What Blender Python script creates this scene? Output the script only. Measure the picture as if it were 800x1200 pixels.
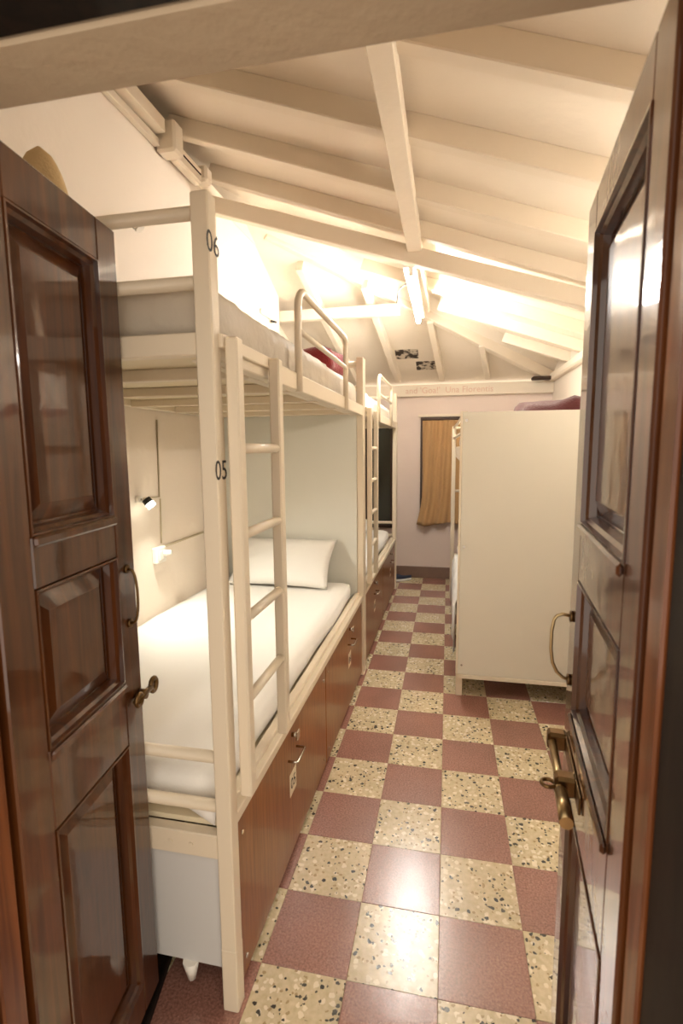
import bpy, bmesh, math, random
from mathutils import Vector, Matrix, noise
random.seed(7)
for o in list(bpy.data.objects): bpy.data.objects.remove(o)
scene = bpy.context.scene
COL = scene.collection

# ------------------------------------------------------------------ camera
FPX, YAW, PITCH, ROLL = 593.37, 0.206675, 0.123266, -0.008651
CAM = Vector((0.00196, -1.16466, 1.40809))
def cam_axes():
    cy, sy, cp, sp = math.cos(YAW), math.sin(YAW), math.cos(PITCH), math.sin(PITCH)
    f = Vector((-sy*cp, cy*cp, -sp)); r = Vector((cy, sy, 0)); u = r.cross(f)
    c, s = math.cos(ROLL), math.sin(ROLL)
    return c*r + s*u, -s*r + c*u, f
r_, u_, f_ = cam_axes()
cd = bpy.data.cameras.new('camera'); cam = bpy.data.objects.new('camera', cd); COL.objects.link(cam)
cam.matrix_world = Matrix(((r_.x, u_.x, -f_.x, CAM.x), (r_.y, u_.y, -f_.y, CAM.y), (r_.z, u_.z, -f_.z, CAM.z), (0, 0, 0, 1)))
cd.sensor_fit = 'AUTO'; cd.sensor_width = 36.0; cd.lens = FPX/1200*36.0
cd.clip_start = 0.02; cd.clip_end = 100
cd.dof.use_dof = True; cd.dof.focus_distance = 2.7; cd.dof.aperture_fstop = 5.0
scene.camera = cam

# ------------------------------------------------------------------ world, exposure, light settings
w = bpy.data.worlds.new('world'); scene.world = w; w.use_nodes = True
bg = w.node_tree.nodes['Background']; bg.inputs[0].default_value = (1.0, 0.89, 0.76, 1); bg.inputs[1].default_value = 0.7
TUBE_STRENGTH = 60.0
WALL_TUBE_STRENGTH = 18.0
READ_POWER = 7.5
vs = scene.view_settings
vs.view_transform = 'Standard'; vs.look = 'None'; vs.gamma = 1.0; vs.use_curve_mapping = False; vs.exposure = 1.5

# ------------------------------------------------------------------ materials
MATS = {}
def lin(c):
    return tuple(((v/255)/12.92 if v/255 <= .04045 else ((v/255+.055)/1.055)**2.4) for v in c)
def mat(name, rgb, rough=.5, metal=0., bump=0., bscale=40., var=.06, vscale=3., spec=.5, coat=0., coat_rough=.1, emit=None, estr=0., trans=0., sheen=0., obj_coords=True):
    if name in MATS: return MATS[name]
    m = bpy.data.materials.new(name); m.use_nodes = True; MATS[name] = m
    nt = m.node_tree; b = nt.nodes['Principled BSDF']; L = nt.links
    c = lin(rgb)
    b.inputs['Roughness'].default_value = rough; b.inputs['Metallic'].default_value = metal
    b.inputs['Specular IOR Level'].default_value = spec
    b.inputs['Coat Weight'].default_value = coat; b.inputs['Coat Roughness'].default_value = coat_rough
    b.inputs['Transmission Weight'].default_value = trans
    if sheen: b.inputs['Sheen Weight'].default_value = sheen
    tc = nt.nodes.new('ShaderNodeTexCoord')
    n = nt.nodes.new('ShaderNodeTexNoise'); n.inputs['Scale'].default_value = vscale; n.inputs['Detail'].default_value = 5
    L.new(tc.outputs['Object'], n.inputs['Vector'])
    mix = nt.nodes.new('ShaderNodeMix'); mix.data_type = 'RGBA'
    mix.inputs[6].default_value = tuple(v*(1-var) for v in c)+(1,); mix.inputs[7].default_value = tuple(min(1, v*(1+var)) for v in c)+(1,)
    L.new(n.outputs['Fac'], mix.inputs[0]); L.new(mix.outputs[2], b.inputs['Base Color'])
    if bump:
        n2 = nt.nodes.new('ShaderNodeTexNoise'); n2.inputs['Scale'].default_value = bscale; n2.inputs['Detail'].default_value = 4
        L.new(tc.outputs['Object'], n2.inputs['Vector'])
        bp = nt.nodes.new('ShaderNodeBump'); bp.inputs['Strength'].default_value = bump; bp.inputs['Distance'].default_value = .01
        L.new(n2.outputs['Fac'], bp.inputs['Height']); L.new(bp.outputs['Normal'], b.inputs['Normal'])
    if emit:
        b.inputs['Emission Color'].default_value = tuple(emit)+(1,); b.inputs['Emission Strength'].default_value = estr
    return m
def wood(name, dark, light, rough=.25, coat=.6, scale=(14, 14, .9), coat_rough=.08, wear=0.0):
    if name in MATS: return MATS[name]
    m = bpy.data.materials.new(name); m.use_nodes = True; MATS[name] = m
    nt = m.node_tree; b = nt.nodes['Principled BSDF']; L = nt.links
    tc = nt.nodes.new('ShaderNodeTexCoord'); mp = nt.nodes.new('ShaderNodeMapping'); mp.inputs['Scale'].default_value = scale
    L.new(tc.outputs['Object'], mp.inputs['Vector'])
    n = nt.nodes.new('ShaderNodeTexNoise'); n.inputs['Scale'].default_value = 3; n.inputs['Detail'].default_value = 8; n.inputs['Distortion'].default_value = .8
    L.new(mp.outputs[0], n.inputs['Vector'])
    r = nt.nodes.new('ShaderNodeValToRGB'); r.color_ramp.elements[0].position = .3; r.color_ramp.elements[1].position = .75
    r.color_ramp.elements[0].color = lin(dark)+(1,); r.color_ramp.elements[1].color = lin(light)+(1,)
    L.new(n.outputs['Fac'], r.inputs[0]); L.new(r.outputs[0], b.inputs['Base Color'])
    b.inputs['Roughness'].default_value = rough; b.inputs['Coat Weight'].default_value = coat; b.inputs['Coat Roughness'].default_value = coat_rough; b.inputs['Coat IOR'].default_value = 1.52; b.inputs['Specular IOR Level'].default_value = .2
    n2 = nt.nodes.new('ShaderNodeTexNoise'); n2.inputs['Scale'].default_value = 9; n2.inputs['Detail'].default_value = 3
    L.new(tc.outputs['Object'], n2.inputs['Vector'])
    bp = nt.nodes.new('ShaderNodeBump'); bp.inputs['Strength'].default_value = .06; bp.inputs['Distance'].default_value = .02
    L.new(n2.outputs['Fac'], bp.inputs['Height']); L.new(bp.outputs['Normal'], b.inputs['Normal']); L.new(bp.outputs['Normal'], b.inputs['Coat Normal'])
    return m
def tile_mat(name, kind):
    m = bpy.data.materials.new(name); m.use_nodes = True
    nt = m.node_tree; b = nt.nodes['Principled BSDF']; L = nt.links
    tc = nt.nodes.new('ShaderNodeTexCoord'); oi = nt.nodes.new('ShaderNodeObjectInfo')
    vm = nt.nodes.new('ShaderNodeVectorMath'); vm.operation = 'MULTIPLY_ADD'; vm.inputs[1].default_value = (1, 1, 1)
    cx = nt.nodes.new('ShaderNodeCombineXYZ')
    mu = nt.nodes.new('ShaderNodeMath'); mu.operation = 'MULTIPLY'; mu.inputs[1].default_value = 73.0
    L.new(oi.outputs['Random'], mu.inputs[0]); L.new(mu.outputs[0], cx.inputs[0]); L.new(mu.outputs[0], cx.inputs[1])
    L.new(tc.outputs['Object'], vm.inputs[0]); L.new(cx.outputs[0], vm.inputs[2])
    V = vm.outputs[0]
    def tex_noise(s, d=4):
        n = nt.nodes.new('ShaderNodeTexNoise'); n.inputs['Scale'].default_value = s; n.inputs['Detail'].default_value = d
        L.new(V, n.inputs['Vector']); return n.outputs['Fac']
    def ramp(src, stops, interp='LINEAR'):
        r = nt.nodes.new('ShaderNodeValToRGB'); r.color_ramp.interpolation = interp
        els = r.color_ramp.elements
        while len(els) < len(stops): els.new(.5)
        for e, (p, c) in zip(els, stops): e.position = p; e.color = tuple(c)+(1,)
        L.new(src, r.inputs[0]); return r.outputs[0]
    def mixc(f, a, c):
        x = nt.nodes.new('ShaderNodeMix'); x.data_type = 'RGBA'
        L.new(f, x.inputs[0])
        for s, k in ((a, 6), (c, 7)):
            if isinstance(s, tuple): x.inputs[k].default_value = s+(1,)
            else: L.new(s, x.inputs[k])
        return x.outputs[2]
    if kind == 'red':
        base = ramp(tex_noise(160, 6), [(.32, lin((128, 86, 74))), (.68, lin((174, 124, 107)))])
        sp = ramp(tex_noise(260, 2), [(.66, (0, 0, 0)), (.72, (1, 1, 1))])
        col = mixc(sp, base, lin((205, 160, 145)))
        big = ramp(tex_noise(5, 3), [(.3, (.86,)*3), (.7, (1.06,)*3)])
    else:
        base = ramp(tex_noise(60, 5), [(.3, lin((196, 178, 140))), (.7, lin((220, 202, 166)))])
        # chips: two scales of distorted cells, black ones and pale ones
        def chips(scale, thr, seed):
            vv = nt.nodes.new('ShaderNodeVectorMath'); vv.operation = 'ADD'; vv.inputs[1].default_value = (seed, seed*1.7, seed*.3); L.new(V, vv.inputs[0])
            dn = nt.nodes.new('ShaderNodeTexNoise'); dn.inputs['Scale'].default_value = scale*1.1; L.new(vv.outputs[0], dn.inputs['Vector'])
            dd = nt.nodes.new('ShaderNodeVectorMath'); dd.operation = 'MULTIPLY_ADD'; dd.inputs[1].default_value = (.9/scale,)*3
            L.new(dn.outputs['Color'], dd.inputs[0]); L.new(vv.outputs[0], dd.inputs[2])
            vo = nt.nodes.new('ShaderNodeTexVoronoi'); vo.inputs['Scale'].default_value = scale; L.new(dd.outputs[0], vo.inputs['Vector'])
            sep = nt.nodes.new('ShaderNodeSeparateColor'); L.new(vo.outputs['Color'], sep.inputs[0])
            a = nt.nodes.new('ShaderNodeMath'); a.operation = 'LESS_THAN'; L.new(sep.outputs[0], a.inputs[0]); a.inputs[1].default_value = thr
            e = nt.nodes.new('ShaderNodeMath'); e.operation = 'LESS_THAN'; L.new(vo.outputs['Distance'], e.inputs[0]); e.inputs[1].default_value = .40
            g = nt.nodes.new('ShaderNodeMath'); g.operation = 'MULTIPLY'; L.new(a.outputs[0], g.inputs[0]); L.new(e.outputs[0], g.inputs[1])
            return g.outputs[0]
        c1 = mixc(chips(50, .45, 3.1), base, lin((236, 222, 194)))
        c2 = mixc(chips(85, .18, 9.7), c1, lin((168, 144, 104)))
        c3 = mixc(chips(58, .15, 17.3), c2, lin((50, 48, 40)))
        col = mixc(chips(100, .08, 27.3), c3, lin((62, 58, 46)))
        big = ramp(tex_noise(5, 3), [(.3, (.88,)*3), (.7, (1.04,)*3)])
    mm = nt.nodes.new('ShaderNodeMix'); mm.data_type = 'RGBA'; mm.blend_type = 'MULTIPLY'; mm.inputs[0].default_value = 1
    L.new(col, mm.inputs[6]); L.new(big, mm.inputs[7]); L.new(mm.outputs[2], b.inputs['Base Color'])
    rr = nt.nodes.new('ShaderNodeMapRange'); rr.inputs[3].default_value = .17; rr.inputs[4].default_value = .30; b.inputs['Specular IOR Level'].default_value = .75; b.inputs['Coat Weight'].default_value = .45; b.inputs['Coat Roughness'].default_value = .26
    L.new(tex_noise(18, 4), rr.inputs[0]); L.new(rr.outputs[0], b.inputs['Roughness'])
    bp = nt.nodes.new('ShaderNodeBump'); bp.inputs['Strength'].default_value = .05; bp.inputs['Distance'].default_value = .01
    L.new(tex_noise(30, 3), bp.inputs['Height']); L.new(bp.outputs['Normal'], b.inputs['Normal'])
    return m

M_WALL = mat('cream_wall_paint', (236, 223, 206), .6, bump=.15, bscale=25, var=.03)
M_BACK = mat('pale_pink_wall_paint', (232, 214, 202), .6, bump=.15, bscale=25, var=.03)
M_CEIL = mat('cream_ceiling_paint', (238, 225, 206), .6, bump=.2, bscale=18, var=.04)
M_BEAM = mat('cream_beam_paint', (235, 221, 200), .5, bump=.25, bscale=14, var=.05)
M_LINT = mat('grey_lintel_plaster', (180, 163, 138), .7, bump=.3, bscale=30, var=.1)
M_STEEL = mat('cream_enamel_steel', (226, 211, 186), .32, var=.03, bump=.03, bscale=60)
M_DECK = mat('cream_deck_board', (228, 214, 182), .5, var=.05)
M_PART = mat('grey_green_laminate', (222, 220, 208), .45, var=.02)
M_PANEL = mat('beige_end_laminate', (216, 208, 190), .45, var=.03)
M_SHEETM = mat('pale_sheet_metal', (206, 204, 200), .4, var=.04)
M_LAM = wood('brown_laminate', (116, 68, 25), (152, 95, 42), rough=.32, coat=.25, scale=(30, 30, 1.2))
M_DOOR = wood('varnished_dark_wood', (52, 25, 9), (90, 48, 18), rough=.3, coat=1.0, coat_rough=.06)
M_MOULD = wood('varnished_moulding_wood', (52, 25, 9), (90, 48, 18), rough=.3, coat=1.0, coat_rough=.08)
M_JAMB = wood('jamb_wood', (76, 38, 18), (128, 74, 38), rough=.35, coat=.5)
M_BLACKW = wood('near_black_wood', (14, 10, 7), (32, 22, 15), rough=.6, coat=.05)
M_BRASS = mat('aged_brass', (182, 158, 116), .3, metal=1, var=.2, vscale=40)
M_BRASSD = mat('dark_brass', (110, 84, 52), .38, metal=1, var=.3, vscale=50)
M_CHROME = mat('chrome', (205, 200, 190), .2, metal=1, var=.05)
M_SHEET = mat('white_cotton', (240, 236, 228), .8, bump=.12, bscale=220, var=.02, sheen=.2)
M_GREYS = mat('grey_beige_mattress_cover', (196, 184, 166), .6, bump=.5, bscale=22, var=.05)
M_RED = mat('dark_red_blanket', (150, 40, 42), .85, bump=.5, bscale=120, var=.2, vscale=12, sheen=.3)
M_MAROON = mat('maroon_blanket', (84, 26, 26), .85, bump=.5, bscale=120, var=.2, vscale=12, sheen=.3)
M_TAN = mat('tan_cushion', (206, 178, 132), .8, bump=.2, bscale=120, var=.06)
M_CURT = mat('ochre_curtain', (188, 148, 100), .85, bump=.25, bscale=260, var=.1, vscale=6, sheen=.2)
M_SKIRT = mat('brown_stone_skirting', (126, 100, 84), .4, bump=.1, var=.2, vscale=12)
M_GROUT = mat('grout', (186, 152, 124), .8, var=.1)
M_DARKG = mat('dark_window_glass', (62, 62, 54), .25, var=.25, vscale=4)
M_BLACK = mat('black_plastic', (24, 22, 20), .4)
M_WPLAS = mat('white_plastic', (238, 232, 220), .35)
M_GREYP = mat('grey_cable', (196, 180, 148), .5)
M_CORR = mat('corridor_plaster', (120, 98, 76), .8, bump=.2, var=.1)
M_INK = mat('black_print', (26, 24, 22), .6)
M_PINK = mat('faint_pink_lettering', (222, 188, 166), .8, var=.15, vscale=30)
M_STICK = mat('white_sticker', (226, 212, 184), .5)
M_NAVY = mat('navy_canvas', (40, 50, 72), .7, bump=.2)
M_SOLE = mat('white_rubber', (228, 226, 224), .5)
M_FRAMEW = mat('dark_window_frame', (66, 44, 30), .4, var=.2)
M_MORTAR_SHADE = mat('dark_mortar_and_gap_shade', (70, 52, 40), .9, bump=.5, var=.4, vscale=30)  # dark mortar, also the painted shade of the plate gaps
M_TUBE = mat('tube_glow', (255, 255, 255), .4, emit=(1.0, .975, .93), estr=TUBE_STRENGTH)
M_TUBE2 = mat('wall_tube_glow', (255, 255, 255), .4, emit=(1.0, .95, .87), estr=WALL_TUBE_STRENGTH)
M_LED = mat('led_glow', (255, 255, 255), .4, emit=(1.0, .97, .82), estr=6)
M_RED_TILE = tile_mat('red_cement_tile', 'red')
M_TERR_TILE = tile_mat('terrazzo_tile', 'terrazzo')
def patch_mat():
    m = bpy.data.materials.new('exposed_grey_patch'); m.use_nodes = True; nt = m.node_tree; b = nt.nodes['Principled BSDF']
    tc = nt.nodes.new('ShaderNodeTexCoord'); n = nt.nodes.new('ShaderNodeTexNoise'); n.inputs['Scale'].default_value = 17; n.inputs['Detail'].default_value = 3
    nt.links.new(tc.outputs['Object'], n.inputs['Vector'])
    r = nt.nodes.new('ShaderNodeValToRGB'); r.color_ramp.elements[0].position = .47; r.color_ramp.elements[1].position = .56
    r.color_ramp.elements[0].color = lin((62, 50, 40))+(1,); r.color_ramp.elements[1].color = lin((206, 192, 172))+(1,)
    nt.links.new(n.outputs['Fac'], r.inputs[0]); nt.links.new(r.outputs[0], b.inputs['Base Color']); b.inputs['Roughness'].default_value = .8
    return m
M_PATCH = patch_mat()

# ------------------------------------------------------------------ mesh helpers
class MB:
    def __init__(s): s.bm = bmesh.new()
    def box(s, a, b, bev=0.0, seg=1):
        a, b = Vector(a), Vector(b)
        return s.obox((a+b)/2, (1, 0, 0), (0, 1, 0), (0, 0, 1), abs(b.x-a.x), abs(b.y-a.y), abs(b.z-a.z), bev, seg)
    def obox(s, c, ex, ey, ez, sx, sy, sz, bev=0.0, seg=1):
        c = Vector(c); ex, ey, ez = (Vector(e).normalized() for e in (ex, ey, ez))
        vs_ = []
        for k in (-1, 1):
            for j in (-1, 1):
                for i in (-1, 1): vs_.append(s.bm.verts.new(c+ex*(i*sx/2)+ey*(j*sy/2)+ez*(k*sz/2)))
        F = ((0, 2, 3, 1), (4, 5, 7, 6), (0, 1, 5, 4), (2, 6, 7, 3), (0, 4, 6, 2), (1, 3, 7, 5))
        fs = [s.bm.faces.new([vs_[q] for q in f]) for f in F]
        if ex.cross(ey).dot(ez) < 0: bmesh.ops.reverse_faces(s.bm, faces=fs)
        if bev > 0:
            es = list({e for f in fs for e in f.edges})
            bmesh.ops.bevel(s.bm, geom=es, offset=bev, segments=seg, affect='EDGES', profile=.5)
        return s
    def bar(s, p, q, wdt, hgt, up=(0, 0, 1), bev=0.0):
        p, q = Vector(p), Vector(q); d = (q-p); L_ = d.length; d.normalize()
        side = Vector(up).cross(d)
        if side.length < 1e-5: side = Vector((1, 0, 0))
        side.normalize(); upv = d.cross(side)
        return s.obox((p+q)/2, d, side, upv, L_, wdt, hgt, bev)
    def tube(s, pts, r, n=10, cap=True):
        pts = [Vector(p) for p in pts]; rings = []
        prev = None
        for i, p in enumerate(pts):
            if i == 0: d = pts[1]-p
            elif i == len(pts)-1: d = p-pts[i-1]
            else: d = (pts[i+1]-p).normalized()+(p-pts[i-1]).normalized()
            d.normalize()
            if prev is None:
                a = d.orthogonal().normalized()
            else:
                a = (prev-d*prev.dot(d))
                a = a.normalized() if a.length > 1e-6 else d.orthogonal().normalized()
            prev = a; b = d.cross(a)
            rr = r[i] if isinstance(r, (list, tuple)) else r
            rings.append([s.bm.verts.new(p+(a*math.cos(2*math.pi*k/n)+b*math.sin(2*math.pi*k/n))*rr) for k in range(n)])
        for A, B in zip(rings, rings[1:]):
            for k in range(n):
                f = s.bm.faces.new((A[k], A[(k+1) % n], B[(k+1) % n], B[k])); f.smooth = True
        if cap:
            s.bm.faces.new(rings[0][::-1]); s.bm.faces.new(rings[-1])
        return s
    def poly(s, pts, thick):
        """flat polygon extruded by vector thick"""
        t = Vector(thick); A = [s.bm.verts.new(Vector(p)) for p in pts]; B = [s.bm.verts.new(Vector(p)+t) for p in pts]
        n = len(A); fs = [s.bm.faces.new(A[::-1]), s.bm.faces.new(B)]
        for k in range(n): fs.append(s.bm.faces.new((A[k], A[(k+1) % n], B[(k+1) % n], B[k])))
        bmesh.ops.recalc_face_normals(s.bm, faces=fs)
        return s
    def mesh(s, name):
        me = bpy.data.meshes.new(name); s.bm.normal_update(); s.bm.to_mesh(me); s.bm.free(); return me
    def build(s, name, m, parent=None):
        return link(name, s.mesh(name), m, parent)
def link(name, me, m, parent=None):
    o = bpy.data.objects.new(name, me); COL.objects.link(o)
    if m is not None:
        me.materials.clear(); me.materials.append(m)
    if parent is not None:
        o.parent = parent
        o.matrix_parent_inverse = Matrix.Translation(-world_loc(parent))
    return o
def world_loc(o):
    v = o.location.copy(); p = o.parent
    # parts are authored in world coordinates with unrotated parents
    return v if p is None else (v + p_off(o))
def p_off(o):
    p = o.parent
    return Vector((0, 0, 0)) if p is None else (o.matrix_parent_inverse.translation + world_loc(p))
def tag(o, label=None, cat=None, group=None, kind=None):
    if label: o['label'] = label
    if cat: o['category'] = cat
    if group: o['group'] = group
    if kind: o['kind'] = kind
    return o
def thing(name, loc, label, cat, group=None):
    o = bpy.data.objects.new(name, None); COL.objects.link(o); o.location = loc; o.empty_display_size = .1
    return tag(o, label, cat, group)
def copy_tree(o, parent=None, skip=()):
    c = o.copy(); COL.objects.link(c)
    if parent is not None:
        c.parent = parent; c.matrix_parent_inverse = o.matrix_parent_inverse.copy()
    for ch in [x for x in o.children]:
        if ch.name.split('.')[0] not in skip: copy_tree(ch, c, skip)
    return c
def struct(o): o['kind'] = 'structure'; return o
def text_obj(name, body, size, m, parent, origin, xdir, ydir, depth=.0008, align='CENTER'):
    cu = bpy.data.curves.new('lettering', 'FONT'); cu.body = body; cu.size = size; cu.extrude = depth; cu.align_x = align; cu.align_y = 'CENTER'; cu.resolution_u = 3
    t = bpy.data.objects.new('tmp_lettering', cu); COL.objects.link(t)
    dg = bpy.context.evaluated_depsgraph_get(); dg.update()
    me = bpy.data.meshes.new_from_object(t.evaluated_get(dg)); bpy.data.objects.remove(t); bpy.data.curves.remove(cu)
    X = Vector(xdir).normalized(); Y = Vector(ydir).normalized(); Z = X.cross(Y)
    me.transform(Matrix(((X.x, Y.x, Z.x, origin[0]), (X.y, Y.y, Z.y, origin[1]), (X.z, Y.z, Z.z, origin[2]), (0, 0, 0, 1))))
    return link(name, me, m, parent)
def smooth(o):
    for p in o.data.polygons: p.use_smooth = True
    return o
def soft_box(lo, hi, rad, res=.06, amp=.0, nscale=4., seed=0., topsag=0., wrinkle=0., wscale=(1, 1, 1)):
    """a rounded slab (mattress) as one grid mesh with gentle unevenness"""
    lo, hi = Vector(lo), Vector(hi); size = hi-lo; bm = bmesh.new()
    cuts = [max(2, int(size[i]/res)) for i in range(3)]; cuts[2] = max(4, int(size[2]/.03))
    vert = {}
    def V(i, j, k):
        key = (i, j, k)
        if key not in vert:
            p = Vector((lo.x+size.x*i/cuts[0], lo.y+size.y*j/cuts[1], lo.z+size.z*k/cuts[2]))
            inner = Vector((min(max(p.x, lo.x+rad), hi.x-rad), min(max(p.y, lo.y+rad), hi.y-rad), min(max(p.z, lo.z+rad), hi.z-rad)))
            d = p-inner
            if d.length > 1e-9:
                m_ = max(abs(d.x), abs(d.y), abs(d.z)); q = inner+d.normalized()*min(rad, max(m_, 1e-6)) if d.length > rad else p
            else: q = p
            nv = noise.noise(Vector((q.x*nscale+seed, q.y*nscale, q.z*nscale)))
            cd_ = Vector(((q.x-(lo.x+hi.x)/2)/size.x, (q.y-(lo.y+hi.y)/2)/size.y, (q.z-(lo.z+hi.z)/2)/size.z))
            q = q + Vector((cd_.x, cd_.y, cd_.z))*amp*nv*2
            if wrinkle:
                nw = noise.noise(Vector((q.x*wscale[0]+seed, q.y*wscale[1], q.z*wscale[2])))
                sgn = 1 if i == cuts[0] else (-1 if i == 0 else 0)
                q.x += sgn*wrinkle*nw
                if k == cuts[2]: q.z += wrinkle*.6*nw
                if j == 0 or j == cuts[1]: q.y += wrinkle*nw*(1 if j else -1)
            vert[key] = bm.verts.new(q)
        return vert[key]
    nx, ny, nz = cuts
    for i in range(nx):
        for j in range(ny):
            bm.faces.new((V(i, j, 0), V(i, j+1, 0), V(i+1, j+1, 0), V(i+1, j, 0)))
            bm.faces.new((V(i, j, nz), V(i+1, j, nz), V(i+1, j+1, nz), V(i, j+1, nz)))
    for i in range(nx):
        for k in range(nz):
            bm.faces.new((V(i, 0, k), V(i+1, 0, k), V(i+1, 0, k+1), V(i, 0, k+1)))
            bm.faces.new((V(i, ny, k), V(i, ny, k+1), V(i+1, ny, k+1), V(i+1, ny, k)))
    for j in range(ny):
        for k in range(nz):
            bm.faces.new((V(0, j, k), V(0, j, k+1), V(0, j+1, k+1), V(0, j+1, k)))
            bm.faces.new((V(nx, j, k), V(nx, j+1, k), V(nx, j+1, k+1), V(nx, j, k+1)))
    for f in bm.faces: f.smooth = True
    bm.normal_update()
    me = bpy.data.meshes.new('soft_box'); bm.to_mesh(me); bm.free(); return me
def pillow_mesh(W, H, T, mtx, seed=0., nu=28, nv=20, flange=.0):
    bm = bmesh.new(); g = {}
    for s in (0, 1):
        for i in range(nu+1):
            for j in range(nv+1):
                u, v = i/nu*2-1, j/nv*2-1
                edge = i in (0, nu) or j in (0, nv)
                if s == 1 and edge: g[s, i, j] = g[0, i, j]; continue
                a = max(0, (1-abs(u)**2.6))*max(0, (1-abs(v)**2.6)); h = T/2*a**.55
                px = u*W/2*(1-.07*(1-v*v)*abs(u)**3) ; py = v*H/2*(1-.09*(1-u*u)*abs(v)**3)
                h *= 1+.18*noise.noise(Vector((u*2+seed, v*2, s)))
                wob = .004*noise.noise(Vector((u*5+seed, v*5, 3.)))
                g[s, i, j] = bm.verts.new(mtx @ Vector((px, py, (h if s else -h)+wob)))
    for i in range(nu):
        for j in range(nv):
            a = [g[1, i, j], g[1, i+1, j], g[1, i+1, j+1], g[1, i, j+1]]; bm.faces.new(a)
            a = [g[0, i, j], g[0, i, j+1], g[0, i+1, j+1], g[0, i+1, j]]
            bm.faces.new(a)
    for f in bm.faces: f.smooth = True
    bm.normal_update()
    me = bpy.data.meshes.new('pillow'); bm.to_mesh(me); bm.free(); return me

# ================================================================== SETTING
XL, XR, YF, YB = -1.41, 1.02, -0.50, 4.34     # left wall, right wall, door wall (room side), back wall
YL = 3.08                                      # the left wall steps back here
XREC = -2.30
S = 0.24
# floor: bed of mortar and single tiles
fl = struct(MB().box((-2.5, -2.6, -.12), (1.3, YB+.12, -.003)).build('floor', M_GROUT))
def tile_mesh():
    m_ = MB(); m_.box((-S/2+.0005, -S/2+.0005, -.014), (S/2-.0005, S/2-.0005, 0), bev=.0009); return m_.mesh('floor_tile')
tr, tt = tile_mesh(), tile_mesh(); tr.materials.append(M_RED_TILE); tt.materials.append(M_TERR_TILE)
rows = range(-4, 18); cols = range(-6, 5)
for j in rows:
    for i in cols:
        x, y = (i+.5)*S, (j+.5)*S
        if x > XR+.1: continue
        o = bpy.data.objects.new('floor_tile', tr if (i+j) % 2 == 0 else tt); COL.objects.link(o); o.parent = fl
        o.location = (x, y, random.uniform(-.0005, .0004))
        o.rotation_euler = (random.uniform(-.002, .002), random.uniform(-.002, .002), random.choice((0, 1, 2, 3))*math.pi/2)
# walls
struct(MB().box((XL-.12, -.60, -.003), (XL, YL, 2.90)).build('wall_left', M_WALL))
struct(MB().box((XREC-.1, YL-.12, -.003), (XL-.12, YL, 2.92)).build('wall_left_return', M_WALL))
struct(MB().box((XREC-.1, YL, -.003), (XREC, YB, 2.95)).build('wall_left_recess', M_WALL))
struct(MB().box((XREC-.1, YB, -.003), (XR+.1, YB+.12, 1.95)).build('wall_back', M_BACK))
struct(MB().box((XR, -.60, -.003), (XR+.1, YB, 2.28)).build('wall_right', M_WALL))
# outer boarding that closes the roof space over the left wall
struct(MB().box((XL-.16, -.6, 2.90), (XL-.12, YL, 3.13)).build('wall_left_upper', M_WALL))
# door wall with the opening
DXL, DXR, DZ = -.69, .245, 1.885
ft = MB()
struct(MB().box((XL-.12, -.60, -.003), (DXL, YF, 3.1)).build('wall_front_left', M_WALL))
struct(MB().box((DXR, -.60, -.003), (XR+.1, YF, 3.0)).build('wall_front_right', M_WALL))
struct(MB().box((DXL, -.60, DZ), (DXR, YF, 3.0), bev=.004).build('wall_front_lintel', M_LINT))
# skirting
struct(MB().box((XREC, YB-.014, 0), (XR, YB, .125), bev=.003).build('baseboard_back', M_SKIRT))
# wall beam across the back wall, with faint hand lettering
tb = struct(MB().box((XREC, YB-.05, 1.95), (XR, YB+.12, 2.068), bev=.004).build('trim_1', M_BEAM))
text_obj('lettering', "and 'Goa!'  Una Florentis", .088, M_PINK, tb, (.0, YB-.0515, 2.006), (1, 0, 0), (0, 0, 1), align='CENTER')

# ------------------------------------------------------------------ roof
def zr(x): return 2.99-.35*(x-XL)              # underside of the rafters of the main slope
def zb(y): return 2.07+.42*(YB-y)              # underside of the rafters of the end slope
RT = .085
def yhip(x):                                    # where both board planes meet
    return YB-((zr(x)+RT)-(2.07+RT))/.42
ceil = struct(MB().poly([(XL-.2, -.62, zr(XL-.2)+RT), (XR+.2, -.62, zr(XR+.2)+RT), (XR+.2, min(YB+.2, yhip(XR+.2)), zr(XR+.2)+RT), (XL-.2, yhip(XL-.2), zr(XL-.2)+RT)], (0, 0, .04)).build('ceiling', M_CEIL))
xh = XL-(0.0)
def xhip(y): return XL+(2.99+RT-(2.07+RT)-.42*(YB-y))/.35
YT = 1.6
ceil2 = struct(MB().poly([(XREC-.1, YB+.15, zb(YB+.15)+RT), (xhip(YB+.15), YB+.15, zb(YB+.15)+RT), (XL-.2, yhip(XL-.2), zb(yhip(XL-.2))+RT), (XREC-.1, yhip(XL-.2), zb(yhip(XL-.2))+RT)], (0, 0, .04)).build('ceiling_end_slope', M_CEIL))
for y in (-.02, .44, .895, 1.36, 1.81, 2.28, 2.74, 3.20, 3.66):
    xa, xb_ = XL+.02, XR+.02
    if y > yhip(XL): xa = xhip(y)+.06
    MB().bar((xa, y, zr(xa)+RT/2), (xb_, y, zr(xb_)+RT/2), .06, RT, bev=.004).build('rafter', M_BEAM, ceil)
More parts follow.
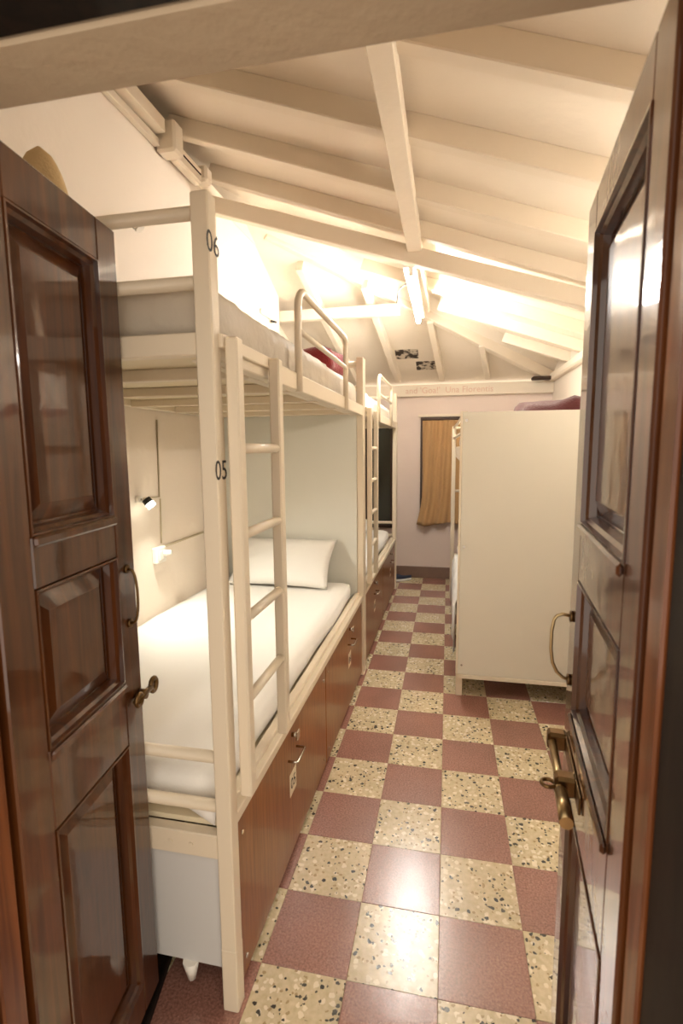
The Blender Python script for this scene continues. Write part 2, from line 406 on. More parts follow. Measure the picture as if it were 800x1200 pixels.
# purlin, principal rafter, hip rafter, tie beam, wall plates
MB().bar((-.2, -.5, 2.535), (-.2, 3.15, 2.535), .078, .075, bev=.004).build('purlin', M_BEAM, ceil)
MB().bar((XL-.05, 1.87, 2.888), (XR+.02, 1.87, 2.081+.0), .07, .092, bev=.005).build('principal_rafter', M_BEAM, ceil)
hp0, hp1 = Vector((1.0, 4.33, 2.105)), Vector((-1.30, 2.50, 2.965))
MB().bar(hp0, hp1, .06, .10, bev=.005).build('hip_rafter', M_BEAM, ceil2)
MB().box((XL-.3, 3.09, 2.485), (-.40, 3.15, 2.572), bev=.004).build('tie_beam', M_BEAM, ceil2)
for a, b in (((-1.12, 2.72), (-.98, 4.30)), ((-.66, 2.95), (-.52, 4.30)), ((-.165, 3.40), (-.07, 4.30)), ((.285, 3.75), (.39, 4.30)), ((-1.6, 2.3), (-1.5, 4.30))):
    MB().bar((a[0], a[1], zb(a[1])+.04), (b[0], b[1], zb(b[1])+.04), .055, .08, bev=.004).build('end_rafter', M_BEAM, ceil2)
# wall plate over the left wall: boards, corbel blocks, dark gaps
pl = struct(MB().box((XL-.10, -.6, 2.90), (XL+.005, YL, 2.985), bev=.003).build('trim_2', M_BEAM))
MB().box((XL+.005, -.5, 2.905), (XL+.075, 1.22, 2.97), bev=.004).build('plate_board', M_BEAM, pl)
MB().box((XL+.0, -.5, 2.862), (XL+.030, 1.24, 2.898), bev=.003).build('plate_fillet', M_BEAM, pl)
MB().box((XL+.005, 1.24, 2.84), (XL+.11, 1.33, 2.985), bev=.012).build('corbel_block', M_BEAM, pl)
MB().box((XL+.005, 1.35, 2.86), (XL+.06, 1.62, 2.95), bev=.012).build('plate_board', M_BEAM, pl)
MB().box((XL+.004, 1.40, 2.905), (XL+.063, 1.60, 2.912)).build('plate_crack', M_MORTAR_SHADE, pl)
MB().box((XL+.005, 1.64, 2.90), (XL+.075, 1.72, 2.985), bev=.014).build('corbel_block', M_BEAM, pl)
for y in (.93, 1.395): MB().box((XL+.006, y, 2.972), (XL+.055, y+.035, 3.02), bev=.006).build('gap_shade_block', M_MORTAR_SHADE, pl)  # solid dark blocks, coloured as the shade in the gaps under the rafters
# plate over the right wall
pr_ = struct(MB().box((XR-.05, -.5, 2.06), (XR+.06, YB-.05, 2.135), bev=.012).build('trim_3', M_BEAM))
MB().box((.80, YB-.16, 2.068), (.98, YB-.06, 2.10), bev=.008).build('mortar_patch', M_MORTAR_SHADE, pr_)
# two bare strips in the end slope where the paint has come away
def slope_patch(x0, x1, y0, y1):
    m_ = MB(); P = [(x0, y0, zb(y0)+RT-.004), (x1, y0, zb(y0)+RT-.004), (x1, y1, zb(y1)+RT-.004), (x0, y1, zb(y1)+RT-.004)]
    m_.poly(P, (0, 0, .006)); return m_.build('bare_patch', M_PATCH, ceil2)
slope_patch(-.515, -.295, 3.87, 4.01); slope_patch(-.325, -.125, 4.07, 4.21)

# ------------------------------------------------------------------ windows in the back wall
def window(name, x0, x1, z0, z1, glass):
    w_ = struct(MB().box((x0+.02, YB-.012, z0+.02), (x1-.02, YB-.006, z1-.02)).build(name, glass))
    f = MB(); t = .03
    f.box((x0, YB-.03, z0), (x0+t, YB, z1), bev=.003); f.box((x1-t, YB-.03, z0), (x1, YB, z1), bev=.003)
    f.box((x0+t, YB-.03, z1-t), (x1-t, YB, z1), bev=.003); f.box((x0+t, YB-.03, z0), (x1-t, YB, z0+t), bev=.003)
    f.build('window_frame', M_FRAMEW, w_)
    MB().box(((x0+x1)/2-.01, YB-.026, z0+t), ((x0+x1)/2+.01, YB-.012, z1-t), bev=.002).build('mullion', M_FRAMEW, w_)
    return w_
w1 = window('window_1', -.285, .30, .66, 1.735, M_DARKG)
MB().box((-.31, YB-.022, 1.737), (.33, YB, 1.765), bev=.003).build('window_head', M_BEAM, w1)
w2 = window('window_2', -1.15, -.575, .55, 1.66, M_DARKG)
MB().box((-.572, YB-.03, .5), (-.53, YB, 1.7), bev=.003).build('window_casing', M_BEAM, w2)

# ================================================================== DOORWAY
dfr = struct(MB().box((-.660, -.70, 1.887), (.224, -.602, 2.10), bev=.004).build('trim_4', M_BLACKW))
jl = struct(MB().box((-.700, -.603, 0), (-.658, -.560, DZ), bev=.003).build('trim_5', M_JAMB))
jr = struct(MB().box((.222, -.603, 0), (.262, -.562, DZ), bev=.003).build('trim_6', M_JAMB))
MB().box((.226, -.72, 0), (.50, -.604, 2.1), bev=.004).build('outer_casing', M_BLACKW, jr)
MB().box((-.95, -.72, 0), (-.662, -.604, 2.1), bev=.004).build('outer_casing', M_BLACKW, jl)
def door(name, p_free, p_hinge, nrm, label, W, zs, pan, flip):
    """panelled leaf; s runs from the free edge to the hinge, face normal nrm looks into the doorway"""
    pf = Vector((p_free[0], p_free[1], 0)); ph = Vector((p_hinge[0], p_hinge[1], 0)); d = (ph-pf).normalized(); n = Vector(nrm)
    n = (n-d*n.dot(d)).normalized(); up = Vector((0, 0, 1)); T = .045
    Z0, Z1 = .05, 1.875; s0, s1 = pan
    root = bpy.data.objects.new(name, None); COL.objects.link(root); root.location = (ph.x, ph.y, Z0); root.empty_display_size = .1
    root['kind'] = 'structure'; root['label'] = label
    def bx(m_, sa, sb, za, zb_, na, nb, bev=.003):
        c = pf+d*(sa+sb)/2+up*(za+zb_)/2+n*(na+nb)/2
        m_.obox(c, d, up, n, sb-sa, zb_-za, nb-na, bev); return m_
    bx(MB(), 0, s0, Z0, Z1, -T, 0).build('stile', M_DOOR, root)
    bx(MB(), s1, W, Z0, Z1, -T, 0).build('stile', M_DOOR, root)
    edges = sorted([Z0]+[v for z in zs for v in z]+[Z1])
    for k in range(0, len(edges), 2): bx(MB(), s0, s1, edges[k], edges[k+1], -T, 0).build('rail', M_DOOR, root)
    for (za, zb_) in zs:
        p = bx(MB(), s0, s1, za, zb_, -T+.006, -.030, 0).build('panel', M_DOOR, root)
        # raised field with a bevelled border
        q = MB(); i0 = .050
        A = [(s0+.018, za+.018), (s1-.018, za+.018), (s1-.018, zb_-.018), (s0+.018, zb_-.018)]
        B = [(s0+i0, za+i0), (s1-i0, za+i0), (s1-i0, zb_-i0), (s0+i0, zb_-i0)]
        va = [q.bm.verts.new(pf+d*a+up*z+n*(-.0295)) for a, z in A]; vb = [q.bm.verts.new(pf+d*a+up*z+n*(-.015)) for a, z in B]
        vc = [q.bm.verts.new(pf+d*a+up*z+n*(-.034)) for a, z in A]
        fs = [q.bm.faces.new(vb), q.bm.faces.new(vc[::-1])]
        for k in range(4):
            fs.append(q.bm.faces.new((va[k], va[(k+1) % 4], vb[(k+1) % 4], vb[k]))); fs.append(q.bm.faces.new((vc[k], vc[(k+1) % 4], va[(k+1) % 4], va[k])))
        bmesh.ops.recalc_face_normals(q.bm, faces=fs)
        q.build('raised_field', M_DOOR, p)
        mo = MB(); t = .020
        def ring(off, nn): return [mo.bm.verts.new(pf+d*a_+up*z_+n*nn) for a_, z_ in ((s0+off, za+off), (s1-off, za+off), (s1-off, zb_-off), (s0+off, zb_-off))]
        prof = [ring(.0, -.001), ring(.0, .002), ring(.004, .0025), ring(.006, -.006), ring(.012, -.011), ring(.015, -.024), ring(.015, -.0305), ring(.0, -.0305)]
        fs = []
        for A_, B_ in zip(prof, prof[1:]):
            for k in range(4): fs.append(mo.bm.faces.new((A_[k], A_[(k+1) % 4], B_[(k+1) % 4], B_[k])))
        for k in range(4): fs.append(mo.bm.faces.new((prof[-1][k], prof[-1][(k+1) % 4], prof[0][(k+1) % 4], prof[0][k])))
        bmesh.ops.recalc_face_normals(mo.bm, faces=fs)
        mo.build('moulding', M_MOULD, p)
    # ledge mouldings on the lock rails
    for z in (zs[0][0]-.018, zs[1][0]-.020):
        lm = MB(); bx(lm, s0, s1, z, z+.018, 0, .009, .004); lm.build('ledge_moulding', M_MOULD, root)
    return root, (pf, d, n)
LZ = [(1.27, 1.79), (.895, 1.18), (.13, .745)]
RZ = [(1.26, 1.80), (.87, 1.145), (.13, .69)]
dL, fL = door('door_1', (-.7045, -.138), (-.651, -.553), (1, .13, 0), 'left leaf of the varnished dark wooden door with brass bolt stub and wire pull', .416, LZ, (.075, .335), 1)
dR, fR = door('door_2', (.2695, -.012), (.216, -.556), (-1, .1, 0), 'right leaf of the varnished dark wooden door with long brass sliding bolt', .545, RZ, (.095, .465), -1)
def dp(F, s, z, o): pf, d, n = F; return pf+d*s+n*o+Vector((0, 0, z))
# left leaf hardware: wire bow handle and eye of the bolt
h = MB(); pts = []
for k in range(13):
    a = math.pi*k/12; pts.append(dp(fL, .038, 1.083+.063*math.cos(a), .004+.019*math.sin(a)**.6 if 0 < k < 12 else .0))
h.tube(pts, .0032, 8); hb = h.build('bow_handle', M_BRASSD, dL)
hh = MB()
for z in (1.146, 1.02): hh.tube([dp(fL, .038, z, 0), dp(fL, .038, z, .005)], .010, 12)
hh.build('handle_rosette', M_BRASSD, hb)
b = MB(); b.tube([dp(fL, .055, .838, .012), dp(fL, -.022, .838, .012)], .0075, 10)
b.tube([dp(fL, .012, .838, .0), dp(fL, .012, .838, .018)], .012, 10)
bolt = b.build('bolt', M_BRASSD, dL)
e = MB(); pts = [dp(fL, -.036+.015*math.cos(2*math.pi*k/16), .838+.016*math.sin(2*math.pi*k/16), .012) for k in range(17)]
e.tube(pts, .006, 8, cap=False); e.build('bolt_eye', M_BRASSD, bolt)
e = MB(); pts = [dp(fL, .042+.014*math.cos(2*math.pi*k/16), .838+.014*math.sin(2*math.pi*k/16), .014) for k in range(17)]
e.tube(pts, .005, 8, cap=False); e.build('bolt_eye', M_BRASSD, bolt)
# right leaf hardware: D handle and long sliding bolt in two keepers
h = MB(); pts = [dp(fR, .045, 1.055, 0), dp(fR, .045, 1.058, .020), dp(fR, .045, 1.054, .030), dp(fR, .045, 1.045, .036), dp(fR, .045, 1.02, .040), dp(fR, .045, .98, .040), dp(fR, .045, .95, .036), dp(fR, .045, .93, .027), dp(fR, .045, .918, .014), dp(fR, .045, .915, 0)]
h.tube(pts, .0036, 10); hb = h.build('pull_handle', M_BRASS, dR)
hh = MB()
for z in (1.055, .915): hh.tube([dp(fR, .045, z, 0), dp(fR, .045, z, .006)], .012, 12)
hh.build('handle_rosette', M_BRASSD, hb)
b = MB(); b.tube([dp(fR, .03, .775, .030), dp(fR, .30, .775, .030)], .0085, 12); bolt = b.build('sliding_bolt', M_BRASS, dR)
for s in (.045, .20):
    k = MB(); k.obox(dp(fR, s, .775, .020), fR[1], (0, 0, 1), fR[2], .032, .040, .040, .006); k.build('bolt_keeper', M_BRASSD, bolt)
k = MB(); k.tube([dp(fR, .225, .775, .030), dp(fR, .31, .775, .030)], .0115, 12); k.build('bolt_barrel', M_BRASS, bolt)
k = MB(); k.tube([dp(fR, .20+.012*math.cos(2*math.pi*q/16), .775-.004, .050+.012*math.sin(2*math.pi*q/16)) for q in range(17)], .004, 8, cap=False); k.build('padlock_ring', M_BRASSD, bolt)
k = MB(); k.obox(dp(fR, .15, .775, .003), fR[1], (0, 0, 1), fR[2], .22, .034, .004, .001); k.build('bolt_plate', M_BRASSD, bolt)
# dark batten on the floor by the left leaf
tag(MB().bar((-.772, .04, .014), (-.672, -.44, .014), .055, .028, bev=.004).build('floor_batten', M_BLACKW), 'dark wooden batten lying on the floor along the left door leaf', 'batten')

# ================================================================== BUNK BEDS ON THE LEFT
def rail_h(pts, r=.0145): return MB().tube(pts, r, 12)
def make_bunk():
    t = thing('bunk_bed', (-.95, .865, 0), 'cream steel bunk bed nearest the doorway with ladder and posts numbered 05 and 06', 'bunk bed', 'cream bunk beds along the left wall')
    y0, y1, x0, x1 = -.114, 1.845, -1.385, -.51
    for (x, y) in ((x1, y0), (x1, y1), (x0, y0), (x0, y1)):
        p = MB().box((x-.02, y-.02, 0.0), (x+.02, y+.02, 1.94), bev=.003).build('post', M_STEEL, t)
        MB().box((x-.0207, y-.0207, 0.0), (x+.0207, y+.0207, .175), bev=.003).build('post_shoe', M_STEEL, p)
    # end rails (round tube)
    for y in (y0, y1):
        for z in (1.905, 1.765, .675, .548):
            rail_h([(x0+.018, y, z), (x1-.018, y, z)]).build('end_rail', M_STEEL, t)
    # upper deck
    for x in (x1, x0):
        MB().box((x-.018, y0+.02, 1.604), (x+.018, y1-.02, 1.662), bev=.003).build('side_rail', M_STEEL, t)
    for y in (y0, y1):
        MB().box((x0+.02, y-.016, 1.612), (x1-.02, y+.016, 1.66), bev=.003).build('deck_end_beam', M_STEEL, t)
    MB().box((x0+.018, y0+.016, 1.632), (x1-.018, y1-.016, 1.642)).build('upper_deck', M_DECK, t)
    for k in range(5):
        y = y0+.26+k*.37
        MB().box((x0+.018, y-.016, 1.600), (x1-.018, y+.016, 1.632), bev=.003).build('deck_slat', M_STEEL, t)
    MB().box((x1-.05, y0+.02, 1.604), (x1-.018, y1-.02, 1.609)).build('rail_flange', M_STEEL, t)
    # lower deck
    MB().box((x1-.02, y0+.02, .482), (x1+.014, y1-.02, .512), bev=.003).build('lower_side_rail', M_STEEL, t)
    MB().box((x1-.035, y0+.02, .512), (x1-.006, y1-.02, .530), bev=.003).build('lower_rail_lip', M_STEEL, t)
    MB().box((x0-.018, y0+.02, .44), (x0+.018, y1-.02, .52), bev=.003).build('lower_side_rail', M_STEEL, t)
    for y in (y0, y1):
        q = MB().box((x0+.02, y-.016, .415), (x1-.02, y+.016, .478), bev=.003).build('lower_end_beam', M_STEEL, t)
        if y == y0:
            for x in (-.60, -.655): MB().tube([(x, y-.016, .447), (x, y-.0195, .447)], .006, 8).build('bolt_head', M_STEEL, q)
    MB().box((x0+.018, y0+.018, .478), (x1-.036, y1-.018, .492)).build('lower_deck', M_DECK, t)
    # under-bed locker: two brown doors, end sheet
    for (a, b_, num) in ((y0+.026, .868, '05'), (.876, y1-.026, '06')):
        d = MB().box((x1-.012, a, .022), (x1+.008, b_, .478), bev=.002).build('locker_door', M_LAM, t)
        ym = a+(b_-a)*.50; zc = .375
        ym = .385 if num == '05' else 1.42
        h_ = MB(); xx = x1+.008
        h_.tube([(xx, ym-.045, zc), (xx+.028, ym-.045, zc), (xx+.032, ym-.041, zc), (xx+.032, ym+.041, zc), (xx+.028, ym+.045, zc), (xx, ym+.045, zc)], .0042, 8)
        h_.build('handle', M_CHROME, d)
        l_ = MB(); l_.tube([(xx, ym, .445), (xx+.02, ym, .445)], .008, 10); l_.box((xx+.018, ym-.014, .430), (xx+.024, ym+.014, .462), bev=.002); l_.build('latch', M_CHROME, d)
        s_ = MB().box((xx, ym-.036, .235), (xx+.0008, ym+.036, .315)).build('number_sticker', M_STICK, d)
        text_obj('number', num, .055, M_INK, d, (xx+.0012, ym, .273), (0, 1, 0), (0, 0, 1), depth=.0003)
        for (yy, zz) in ((a+.04, .43), (b_-.04, .43), (a+.04, .07), (b_-.04, .07)):
            MB().tube([(xx, yy, zz), (xx+.003, yy, zz)], .006, 8).build('screw', M_CHROME, d)
    MB().box((x0+.1, y0-.004, .105), (x1-.021, y0+.002, .415)).build('end_sheet', M_SHEETM, t)
    MB().tube([(-.625, y0, .105), (-.625, y0, .05)], [.022, .010], 8).build('foot', M_WPLAS, t)
    # guard rail of bent tube on the upper side rail
    g = [(x1+.022, .50, 1.60), (x1+.022, .50, 1.86)]
    for k in range(1, 8): a = math.pi/2*k/8; g.append((x1+.022, .50+.075*(1-math.cos(a)), 1.86+.075*math.sin(a)))
    g += [(x1+.022, .575, 1.935), (x1+.022, 1.255, 1.935)]
    for k in range(1, 8): a = math.pi/2*k/8; g.append((x1+.022, 1.255+.045*math.sin(a), 1.89+.045*math.cos(a)))
    g += [(x1+.022, 1.30, 1.89), (x1+.022, 1.30, 1.60)]
    gr = rail_h(g, .0125).build('guard_rail', M_STEEL, t)
    rail_h([(x1+.022, .50, 1.80), (x1+.022, 1.30, 1.80)], .010).build('guard_mid_rail', M_STEEL, gr)
    # ladder hooked on the side rail
    xa = x1+.040
    ld = MB().box((xa-.012, -.095, .565), (xa+.018, -.060, 1.655), bev=.004).build('ladder_stile', M_STEEL, t)
    MB().box((xa-.012, .185, .565), (xa+.018, .22, 1.655), bev=.004).build('ladder_stile', M_STEEL, t)
    for z in (1.412, 1.21, 1.006, .803):
        rail_h([(xa+.003, -.065, z), (xa+.003, .19, z)], .0125).build('ladder_rung', M_STEEL, t)
    MB().box((x1+.018, -.135+.03, 1.63), (x1+.030, .24, 1.66), bev=.002).build('ladder_hook', M_STEEL, t)
    # painted bed numbers on the near post
    text_obj('bed_number', '05', .062, M_INK, t, (x1+.0203, y0-.001, 1.362), (0, 1, 0), (0, 0, 1), depth=.0003).scale = (1, 1, 1)
    text_obj('bed_number', '06', .062, M_INK, t, (x1+.0203, y0-.001, 1.838), (0, 1, 0), (0, 0, 1), depth=.0003)
    # head board between the two bunks
    MB().box((x0+.02, y1-.030, .40), (x1-.02, y1-.018, 1.61)).build('partition_board', M_PART, t)
    return t
bunk = make_bunk()
bunk2 = copy_tree(bunk, None, skip=('partition_board', 'bed_number', 'end_sheet'))
bunk2.location.y += 2.004
bunk2['label'] = 'cream steel bunk bed at the far left, end to end behind the first one'

# mattresses and bedding (things lying on the beds)
def mattress(name, lo, hi, m_, label, seed, **kw):
    o = link(name, soft_box(lo, hi, .045, seed=seed, **kw), m_); o.location = (0, 0, 0)
    return tag(o, label, 'mattress', 'single mattresses on the bunks')
ml = mattress('mattress', (-1.40, -.085, .494), (-.552, 1.80, .612), M_SHEET, 'white sheeted mattress on the lower bunk nearest the doorway', 1.3, amp=.008, nscale=3, wrinkle=.004, wscale=(3, 7, 9))
# loose sheet corner tucked at the foot end
def sheet_flap(x0, x1, y, z0, z1, parent):
    q = MB(); n = 18; R = []
    for i in range(n+1):
        u = i/n; x = x0+(x1-x0)*u; low = z1-(z1-z0)*(.55+.45*math.sin(u*9+1)*math.cos(u*3.2))
        R.append([q.bm.verts.new((x, y-.006*math.sin(u*14)+dy, z)) for z, dy in ((z1, 0), ((z1+low)/2, -.004), (low, -.010-.006*math.cos(u*11)))])
    for A, B in zip(R, R[1:]):
        for k in range(2): f = q.bm.faces.new((A[k], A[k+1], B[k+1], B[k])); f.smooth = True
    o = q.build('sheet_edge', M_SHEET, parent); md = o.modifiers.new('thickness', 'SOLIDIFY'); md.thickness = .002; return o
sheet_flap(-1.25, -.54, -.104, .484, .552, ml)
mu = mattress('mattress', (-1.40, -.085, 1.643), (-.524, 1.80, 1.79), M_GREYS, 'grey beige covered mattress on the upper bunk nearest the doorway', 5.7, res=.03, amp=.006, nscale=3, wrinkle=.009, wscale=(3, 22, 4))
m2 = mattress('mattress', (-1.40, 1.915, .494), (-.552, 3.80, .612), M_SHEET, 'white sheeted mattress on the lower bunk at the far left', 2.3, amp=.008, nscale=3, wrinkle=.006, wscale=(3, 7, 9))
m3 = mattress('mattress', (-1.40, 1.915, 1.643), (-.524, 3.80, 1.78), M_SHEET, 'white sheeted mattress on the upper bunk at the far left', 8.1, amp=.006, nscale=3, wrinkle=.007, wscale=(3, 12, 5))
def place_pillow(W, H, T, loc, rx, rz, m_, label, seed, name='pillow', cat='pillow'):
    mtx = Matrix.Rotation(rz, 4, 'Z') @ Matrix.Rotation(rx, 4, 'X')
    o = link(name, pillow_mesh(W, H, T, mtx, seed), m_); o.location = loc
    return tag(o, label, cat)
place_pillow(.62, .34, .12, (-.955, 1.67, .745), math.radians(46), math.radians(-2), M_SHEET, 'white pillow propped against the grey board on the lower bunk', .4)
place_pillow(.60, .40, .12, (-1.0, 3.55, .685), math.radians(5), 0, M_SHEET, 'white pillow lying on the far left lower bunk', 2.4)
q = MB(); zz = [k/20 for k in range(21)]
q.tube([(0, 0, .40*v) for v in zz], [max(.004, .078*(.72+.28*math.sin(v*2.2))*(1-v**3.2)**.5) for v in zz], 24)
q.bm.transform(Matrix.Rotation(math.radians(30), 4, 'Z') @ Matrix.Diagonal((1, .6, 1, 1)))
cu = smooth(q.build('cushion', M_TAN)); cu.location = (-1.045, .06, 1.79)
tag(cu, 'tan cushion standing on end behind the top of the left door', 'cushion')
rb = link('blanket', soft_box((-.27, -.20, -.05), (.27, .20, .06), .045, res=.05, amp=.03, nscale=6, seed=4, wrinkle=.012, wscale=(9, 9, 9)), M_RED); rb.location = (-.84, 1.54, 1.857)
tag(rb, 'red folded blanket on the upper bunk nearest the doorway', 'blanket')

# ================================================================== RIGHT BUNK
def make_right_bunk():
    t = thing('bunk_bed', (.55, 2.63, 0), 'bunk bed on the right with a tall plain beige end board', 'bunk bed')
    x0, x1, y0, y1, H = .085, .985, 1.685, 3.60, 1.605
    for (x, y) in ((x0, y0), (x0-.03, y1), (x1, y0), (x1, y1)):
        MB().box((x-.018, y-.018, 0), (x+.018, y+.018, H), bev=.003).build('post', M_STEEL, t)
    bd = MB().box((x0-.008, y0-.032, .135), (x1+.015, y0-.019, H-.006), bev=.002).build('end_board', M_PANEL, t)
    MB().box((x0-.010, y0-.038, .112), (x1+.015, y0-.010, .134), bev=.002).build('bottom_edging', M_STEEL, t)
    MB().box((x0-.020, y0-.034, .135), (x0-.0085, y0-.019, H), bev=.002).build('board_edging', M_STEEL, t)
    for z in (1.555, .87, .19): MB().tube([(x0+.012, y0-.032, z), (x0+.012, y0-.0355, z)], .0065, 8).build('screw', M_CHROME, bd)
    for z0, z1 in ((1.33, 1.42), (.36, .44)):
        for x in (x0, x1): MB().box((x-.014, y0+.018, z0), (x+.014, y1-.018, z1), bev=.003).build('side_rail', M_STEEL, t)
        MB().box((x0+.014, y0+.0, z0+.04), (x1-.014, y1, z0+.06)).build('deck', M_DECK, t)
    for z in (1.595, 1.50):
        rail_h([(x0-.03, y1-.018, z), (x0-.012, 2.9, z), (x0-.0, y0+.018, z)], .010).build('guard_rail', M_STEEL, t)
    rail_h([(x0-.012, y1, 1.59), (x1-.018, y1, 1.59)], .012).build('end_rail', M_STEEL, t)
    rail_h([(x0-.012, y1, 1.02), (x1-.018, y1, 1.02)], .012).build('end_rail', M_STEEL, t)
    return t
make_right_bunk()
mattress('mattress', (.10, 1.72, 1.40), (.97, 3.56, 1.52), M_SHEET, 'white mattress on the upper right bunk, hidden behind the end board', 3.9, amp=.006, nscale=3)
ml2 = mattress('mattress', (.10, 1.72, .43), (.97, 3.56, .55), M_SHEET, 'white mattress on the lower right bunk with a hanging sheet', 6.9, amp=.006, nscale=3)
q = MB(); R = []; n = 30
for i in range(n+1):
    u = i/n; y = 1.78+u*1.2; x = .058+.006*math.sin(u*23)
    R.append([q.bm.verts.new(p) for p in ((.108, y, .556), (.074, y, .548), (x, y, .50), (x-.004, y, .34), (x-.006+.006*math.sin(u*17), y, .20+.03*math.sin(u*5)))])
for A, B in zip(R, R[1:]):
    for k in range(4): f = q.bm.faces.new((A[k], A[k+1], B[k+1], B[k])); f.smooth = True
o = q.build('hanging_sheet', M_SHEET, ml2); o.modifiers.new('thickness', 'SOLIDIFY').thickness = .002
rb = link('blanket', soft_box((-.15, -.17, -.05), (.15, .17, .085), .055, res=.04, amp=.05, nscale=5, seed=14, wrinkle=.02, wscale=(8, 8, 8)), M_MAROON); rb.location = (.545, 1.92, 1.59)
tag(rb, 'dark maroon blanket heaped behind the top edge of the end board', 'blanket')

# ================================================================== CURTAIN, LAMP, SMALL THINGS
def curtain():
    q = MB(); nx, nz = 56, 46; W0, W1 = -.262, .30; Z1_, Z0_ = 1.70, .605; G = []
    for i in range(nx+1):
        u = i/nx; col = []
        for k in range(nz+1):
            v = k/nz; flare = max(0, (v-.72)/.28)
            x = W0+(W1-W0)*u - (.055*flare**1.5)*(1-u)*(1-u)
            amp = .008+.014*v
            y = YB-.05-.02*v+amp*math.sin(u*24+1.2*math.sin(v*2.2)+.5)+.008*math.sin(u*55+v*5)+.006*noise.noise(Vector((u*6, v*6, 1)))
            z = Z1_+(Z0_-Z1_)*v - (.02*math.sin(u*8+.4) if k == nz else 0)*1.0
            col.append(q.bm.verts.new((x, y, z)))
        G.append(col)
    for A, B in zip(G, G[1:]):
        for k in range(nz): f = q.bm.faces.new((A[k], A[k+1], B[k+1], B[k])); f.smooth = True
    t = thing('curtain', (.02, YB-.05, .605), 'ochre brown cloth curtain over the window in the back wall', 'curtain')
    o = q.build('cloth', M_CURT, t); o.modifiers.new('thickness', 'SOLIDIFY').thickness = .003
    MB().tube([(-.27, YB-.045, 1.708), (.32, YB-.045, 1.708)], .007, 10).build('curtain_rod', M_FRAMEW, t)
curtain()
# tube light along the purlin
lt = thing('tube_light', (-.235, 2.52, 2.42), 'glowing white fluorescent tube fixed under the roof beam', 'lamp')
MB().box((-.275, 1.93, 2.450), (-.199, 3.13, 2.495), bev=.006).build('batten_body', M_WPLAS, lt)
tubep = MB().tube([(-.225, 1.96, 2.425), (-.247, 3.10, 2.425)], .018, 16).build('glowing_tube', M_TUBE, lt)
for y, x in ((1.945, -.225), (3.113, -.247)): MB().box((x-.014, y-.012, 2.405), (x+.014, y+.012, 2.458), bev=.003).build('lamp_holder', M_WPLAS, lt)
MB().tube([(-.262, 2.3, 2.47), (-.32, 2.32, 2.46), (-.34, 2.33, 2.41), (-.345, 2.32, 2.36), (-.335, 2.30, 2.43), (-.28, 2.28, 2.47)], .003, 6).build('loose_cable', M_BLACK, lt)
# a second tube on the right wall, behind the open right leaf
l2 = thing('tube_light', (XR, .80, 1.90), 'fluorescent tube on the right wall behind the open right door leaf', 'lamp')
MB().box((XR-.03, .20, 1.88), (XR, 1.40, 1.94), bev=.006).build('batten_body', M_WPLAS, l2)
MB().tube([(XR-.055, .23, 1.91), (XR-.055, 1.37, 1.91)], .018, 16).build('glowing_tube', M_TUBE2, l2)
for y in (.215, 1.385): MB().box((XR-.075, y-.012, 1.89), (XR-.028, y+.012, 1.93), bev=.003).build('lamp_holder', M_WPLAS, l2)
# reading lamps on the left wall
def reading_lamp(y, z, label, on):
    t = thing('reading_lamp', (XL, y, z), label, 'lamp', 'small reading lamps on the left wall')
    MB().tube([(XL, y, z+.02), (XL+.022, y, z+.02)], .016, 14).build('lamp_base', M_WPLAS, t)
    MB().tube([(XL+.02, y, z+.02), (XL+.05, y, z+.015)], .005, 8).build('lamp_arm', M_CHROME, t)
    dv = Vector((.62, .12, -.75)).normalized(); c = Vector((XL+.055, y, z+.012))
    MB().tube([c-dv*.012, c+dv*.012], .021, 16).build('lamp_head', M_BLACK, t)
    k = MB().tube([c+dv*.0125, c+dv*.032], .0205, 16).build('lamp_lens', M_LED if on else M_WPLAS, t)
    if on:
        ld = bpy.data.lights.new('reading_light', 'SPOT'); ld.energy = READ_POWER; ld.color = (1, .98, .88); ld.spot_size = math.radians(140); ld.spot_blend = .8; ld.shadow_soft_size = .02
        lo = bpy.data.objects.new('reading_light', ld); COL.objects.link(lo); lo.location = c+dv*.04
        lo.rotation_euler = dv.to_track_quat('-Z', 'Y').to_euler(); lo.parent = t; lo.matrix_parent_inverse = Matrix.Translation(-Vector(t.location))
reading_lamp(.935, 1.165, 'small lit reading lamp on the wall over the lower bunk', True)
reading_lamp(.96, 2.385, 'small unlit reading lamp on the wall over the upper bunk', False)
tag(MB().tube([(XL+.004, 1.13, 1.56), (XL+.004, 1.118, 1.18), (XL+.004, .955, 1.185)], .004, 6).build('wall_cable', M_GREYP), 'thin painted cable dropping down the wall to the lit reading lamp', 'cable')
tag(MB().tube([(XL+.004, 1.125, 1.17), (XL+.004, 1.115, .945)], .004, 6).build('wall_cable', M_GREYP), 'thin painted cable between the lit reading lamp and the socket', 'cable')
tag(MB().tube([(XL+.006, 1.14, .925), (XL+.006, 1.79, .93)], .006, 8).build('wall_conduit', M_GREYP), 'painted conduit running along the wall from the socket to the bunk corner', 'cable')
so = thing('wall_socket', (XL, 1.09, .90), 'white wall socket with a plug over the lower bunk', 'socket')
MB().box((XL, 1.03, .855), (XL+.03, 1.115, .935), bev=.005).build('socket_box', M_WPLAS, so)
MB().box((XL+.03, 1.045, .87), (XL+.034, 1.10, .92), bev=.003).build('socket_plate', M_WPLAS, so)
pg = MB().tube([(XL+.034, 1.085, .90), (XL+.07, 1.095, .905)], [.016, .012], 12).build('plug', M_WPLAS, so)
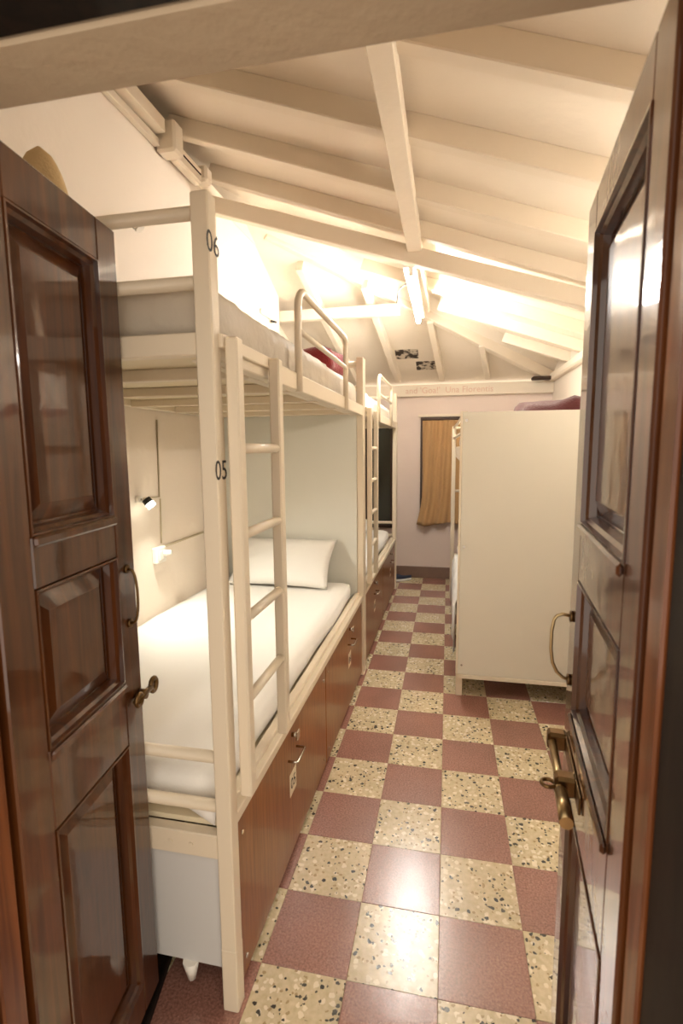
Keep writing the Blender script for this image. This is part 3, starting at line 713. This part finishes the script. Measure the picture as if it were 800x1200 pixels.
br = thing('wall_bracket', (XL, 2.85, 2.42), 'small white wall fitting with a black tip above the far upper bunk', 'fitting')
MB().box((XL, 2.62, 2.435), (XL+.02, 2.70, 2.475), bev=.004).build('fitting_box', M_WPLAS, br)
MB().tube([(XL+.012, 2.70, 2.445), (XL+.012, 2.84, 2.445)], .008, 8).build('fitting_arm', M_WPLAS, br)
MB().tube([(XL+.02, 2.82, 2.425), (XL+.03, 2.90, 2.435)], .009, 8).build('fitting_tip', M_BLACK, br)
# corner boarding beside the head board
struct(MB().box((XL, 1.70, .50), (XL+.022, 1.80, 1.56), bev=.003).build('trim_7', M_WALL))
# slipper on the floor by the far bunk
def slipper(loc, rz):
    t = thing('shoe', loc, 'navy canvas shoe with white sole on the floor beyond the far left bunk', 'shoe')
    def outline(u): # half width along the length
        return .036*(1-.25*math.cos(u*math.pi*2+.6))*math.sin(math.pi*min(.999, max(.001, u)))**.42
    def rings(z0, z1, grow, prof):
        q = MB(); n = 18; R = []
        for i in range(n+1):
            u = i/n; L_ = -.13+.26*u; wv = max(.004, outline(u)+grow); hz = z1(u)
            R.append([q.bm.verts.new((wv*a, L_, z0+(hz-z0)*b_)) for a, b_ in prof])
        m_ = len(prof)
        for A, B in zip(R, R[1:]):
            for k in range(m_): f = q.bm.faces.new((A[k], A[(k+1) % m_], B[(k+1) % m_], B[k])); f.smooth = True
        q.bm.faces.new(R[0]); q.bm.faces.new(R[-1][::-1]); bmesh.ops.recalc_face_normals(q.bm, faces=q.bm.faces[:]); return q
    T = Matrix.Translation(loc) @ Matrix.Rotation(rz, 4, 'Z')
    for nm, qq, mm in (('sole', rings(0, lambda u: .024, .004, [(-1, 0), (1, 0), (1, 1), (-1, 1)]), M_SOLE),
                       ('upper', rings(.024, lambda u: .075-.03*u*u+.01*math.sin(u*7), 0, [(-1, 0), (1, 0), (.95, .5), (.6, .9), (0, 1), (-.6, .9), (-.95, .5)]), M_NAVY)):
        qq.bm.transform(T); qq.build(nm, mm, t)
slipper((-.478, 4.17, .001), math.radians(-62))
